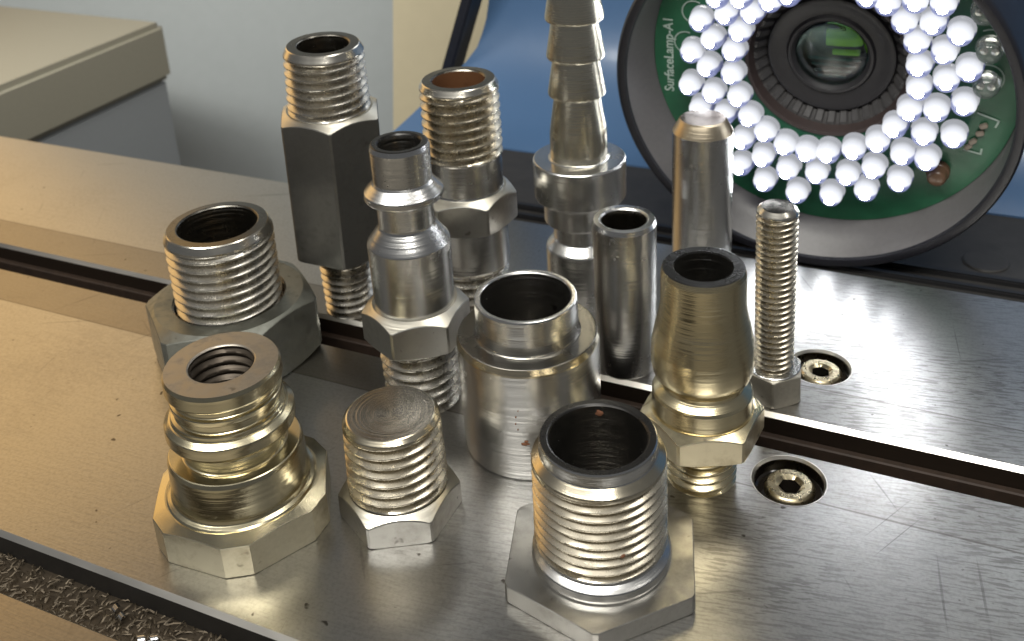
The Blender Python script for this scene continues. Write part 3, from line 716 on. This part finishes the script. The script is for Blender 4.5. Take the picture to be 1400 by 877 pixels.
# lens in the middle
M['lens_black'] = plain('lens_black', (0.020, 0.019, 0.021), 0.45, 0, .2, .3, 140)
M['lens_brown'] = plain('lens_ring_brown', (0.045, 0.032, 0.030), 0.5, 0, .2, .2, 90)
M['lens_grip'] = plain('lens_grip', (0.055, 0.053, 0.053), 0.42, 0, .25, .3, 60)
loft('lens_mount', [(LX, LY, .0, .1465), (LX, LY, .004, .1450), (LX, LY, .002, .1390), (LX, LY, -.018, .1340)], M['lens_brown'], LAMP)
# ribbed grip ring
vs, fs = [], []; seg = 36 * 8
for d, r, amp in ((-.018, .1340, 0), (-.019, .1325, 1), (-.040, .1180, 1), (-.041, .1150, 0)):
    for k in range(seg):
        f = (k % 8); rr = r - (.0035 * amp if f in (0, 1, 2, 3, 4) else 0); a = 2 * PI * k / seg
        vs.append((LX + rr * math.cos(a), LY + rr * math.sin(a), d - (.004 * amp if f in (5, 6, 7) else 0)))
for i in range(3):
    for k in range(seg): fs.append((i * seg + k, i * seg + (k + 1) % seg, (i + 1) * seg + (k + 1) % seg, (i + 1) * seg + k))
mk('lens_grip', vs, fs, M['lens_grip'], LAMP, angle=25)
loft('lens_barrel', [(LX, LY, -.041, .1150), (LX, LY, -.034, .1120), (LX, LY, -.033, .1060), (LX, LY, -.037, .0990), (LX, LY, -.038, .0790), (LX, LY, -.032, .0750), (LX, LY, -.032, .0700), (LX, LY, -.036, .0680), (LX, LY, -.040, .0640), (LX, LY, -.085, .0560), (LX, LY, -.12, .050), (LX, LY, -.12, .0005)], M['lens_black'], LAMP)
t = NT('coated_glass'); t.set(Base_Color=(0.55, 0.80, 0.78), Roughness=0.015, Transmission_Weight=1.0, IOR=1.50); M['glass'] = t.m
pr = [(.0645, -.046)] + [(.0640 * math.cos(i / 10 * PI / 2) + .0004, -.044 + .014 * math.sin(i / 10 * PI / 2)) for i in range(11)]
pr += [(.0004, -.050), (.0645, -.050)]
o = lathe('lens_glass', pr, M['glass'], LAMP, 64, 0, angle=30); o.location = Vector((LX, LY, 0)) * S
t = NT('green_reflection'); t.set(Base_Color=t.mix(t.ramp(t.noise((2, 40, 2), 1, 2), .4, .6), (0.34, 0.50, 0.03), (0.60, 0.78, 0.05)), Roughness=0.25); M['filter'] = t.m  # yellow-green reflection in the lens, put into the colour
M['teal'] = plain('teal_coating', (0.03, 0.11, 0.12), 0.2, 0.4, .4, .2, 30)
o = box('reflection_plate', (LX + .014, LY + .014, -.075), (.056, .026, .004), M['filter'], LAMP)  # plates added behind the glass to draw that reflection
o = box('reflection_plate', (LX + .018, LY - .010, -.075), (.042, .010, .004), M['filter'], LAMP)  # second added plate, drawing the lower part of the reflection
for k in range(4): box('inner_baffle', (LX, LY - .022 - .009 * k, -.072 + .004 * k), (.085 - .012 * k, .004, .006), M['teal'], LAMP)
box('inner_baffle', (LX + .012, LY + .040, -.080), (.060, .020, .004), M['teal'], LAMP)

# ------------------------------------------------------------------ behind the table
def uw(u, w, z=0): return (u * math.cos(TA) - w * math.sin(TA), u * math.sin(TA) + w * math.cos(TA), z)
M['base'] = plain('dark_base', (0.040, 0.038, 0.036), 0.5, 0.2, .35, .3, 30)
M['base_black'] = plain('black_rubber', (0.010, 0.010, 0.011), 0.45, 0, .2, .2)
B = thing('machine_base', 'dark grey machine base with black edging along the back of the table', 'machine base', (0, 0, 0), (0, 0, TA))
box('base_plate', (0.73, 2.08, -.185), (3.90, .62, .24), M['base'], B, bev=.006)
for wv, zt_, wd in ((1.872, -.056, .016), (1.912, -.054, .018)): box('edge_strip', (.73, wv, zt_ - .012), (3.90, wd, .024), M['base_black'], B, bev=.003)
o = lathe('base_button', [(.042, -.066), (.042, -.0630), (.039, -.0615), (.001, -.0615)], M['base'], B, 48); o.location = Vector((.021, 1.985, 0)) * S

t = NT('blue_plastic'); nz = t.noise((1, 1, 1), 2.2, 3)
t.set(Base_Color=t.mix(nz, (0.055, 0.118, 0.235), (0.075, 0.15, 0.285)), Roughness=0.32, Coat_Weight=0.4, Coat_Roughness=0.12, Normal=t.bump(t.noise((1, 1, 1), 30, 3), .15, .002)); M['blue'] = t.m
def guard():
    prof = [(2.057, -.012), (2.058, .004)]
    for i in range(1, 13):
        a = R(10) + i / 12 * R(66); prof.append((2.058 + .36 * (math.sin(a) - math.sin(R(10))), .004 + .40 * (math.cos(R(10)) - math.cos(a))))
    w0, z0 = prof[-1]
    for i in range(1, 9): prof.append((w0 + .05 * i * .35, z0 + .09 * i))
    def left(z):
        pts = [(-.02, -1.345), (0, -1.333), (.04, -1.300), (.076, -1.268), (.12, -1.225), (.165, -1.195), (.22, -1.183), (.31, -1.178), (2, -1.17)]
        for (a, b), (c, d) in zip(pts, pts[1:]):
            if a <= z <= c: return b + (d - b) * (z - a) / (c - a)
        return -1.17
    vs, fs = [], []; nu = 40
    for off in (0, 1):
        for w, z in prof:
            L = left(z)
            for j in range(nu + 1): vs.append(((L + (1.35 - L) * j / nu) * 1.065, (w + off * .012) * 1.065, z * 1.065 - .065))
    n = len(prof); st = n * (nu + 1)
    for i in range(n - 1):
        for j in range(nu):
            a = i * (nu + 1) + j; fs.append((a, a + 1, a + nu + 2, a + nu + 1)); b = a + st; fs.append((b + 1, b, b + nu + 1, b + nu + 2))
        a = i * (nu + 1); fs.append((a + st, a, a + nu + 1, a + nu + 1 + st))
        a += nu; fs.append((a, a + st, a + nu + 1 + st, a + nu + 1))
    for j in range(nu):
        fs.append((j + 1, j, j + st, j + 1 + st)); a = (n - 1) * (nu + 1) + j; fs.append((a, a + 1, a + 1 + st, a + st))
    o = mk('blue_guard', vs, fs, M['blue'], None, angle=50); o.rotation_euler = (0, 0, TA)
    o['label'] = 'large blue plastic sheet curving up behind the barbed hose tail and the ring lamp'; o['category'] = 'plastic sheet'
guard()
M['black_bar'] = plain('black_bar', (0.010, 0.012, 0.020), 0.5, 0, .2, .1)
def bar(name, p, q, wx, wy, mat, label, cat):
    P, Q = Vector(uw(*p)), Vector(uw(*q)); d = Q - P
    o = box(name, (P + Q) / 2, (wx, wy, d.length), mat, None, bev=.004)
    o.rotation_euler = d.to_track_quat('Z', 'Y').to_euler(); o['label'] = label; o['category'] = cat
    return o
bar('black_bar', (-1.440, 2.42, -.20), (-1.130, 2.42, .62), .080, .03, M['black_bar'], 'slanted black bar in front of the cream post, at the left of the blue sheet', 'bar')
M['cream'] = plain('cream_paint', (0.53, 0.46, 0.31), 0.6, 0, .06, .1, 20)
M['wall'] = plain('grey_wall', (0.36, 0.385, 0.385), 0.85, 0, .05, .15, 25)
POST_L0 = Vector((-.5990, 3.9)); 
def panel(name, pts, y0, y1, mat, label, cat, kind=None):
    vs = [(x, y0, z) for x, z in pts] + [(x, y1, z) for x, z in pts]; n = len(pts)
    fs = [tuple(range(n)), tuple(reversed(range(n, 2 * n)))] + [(i, i + n, (i + 1) % n + n, (i + 1) % n) for i in range(n)]
    o = mk(name, vs, fs, mat, None, smooth=False)
    bm = bmesh.new(); bm.from_mesh(o.data); bmesh.ops.recalc_face_normals(bm, faces=bm.faces[:]); bm.to_mesh(o.data); bm.free()
    if label: o['label'] = label
    if cat: o['category'] = cat
    if kind: o['kind'] = kind
    return o
panel('cream_post', [(-.4480, -.78), (.60, -.78), (.60, .80), (-.3010, .80)], 3.4, 3.6, M['cream'], 'cream painted panel with slanting edge between the grey wall and the black bar', 'panel')
w_ = panel('wall', [(-6, -2.6), (3.5, -2.6), (3.5, 3.0), (-6, 3.0)], 4.9, 5.1, M['wall'], None, None, 'structure')

M['lid'] = plain('lid_plastic', (0.21, 0.195, 0.15), 0.5, 0, .06, .2, 80)
M['bin'] = plain('bin_plastic', (0.20, 0.21, 0.215), 0.5, 0, .06, .2, 80)
BX = thing('storage_box', 'grey storage box with an overhanging beige lid at the back left', 'storage box', (-1.272, 3.8665, -1.2), (0, 0, math.atan2(-.891, -.453)))
def rbox(name, x0, x1, y0, y1, z0, z1, mat, bev):
    o = box(name, ((x0 + x1) / 2, (y0 + y1) / 2, (z0 + z1) / 2), (x1 - x0, y1 - y0, z1 - z0), mat, BX, 0, bev)
    return o
# local x runs along the long side towards the camera's left, local -y runs away to the back
rbox('lid', 0, 1.7, -.98, 0, .897, 1.120, M['lid'], .022)
rbox('bin', .022, 1.68, -.96, -.012, 0, .905, M['bin'], .02)
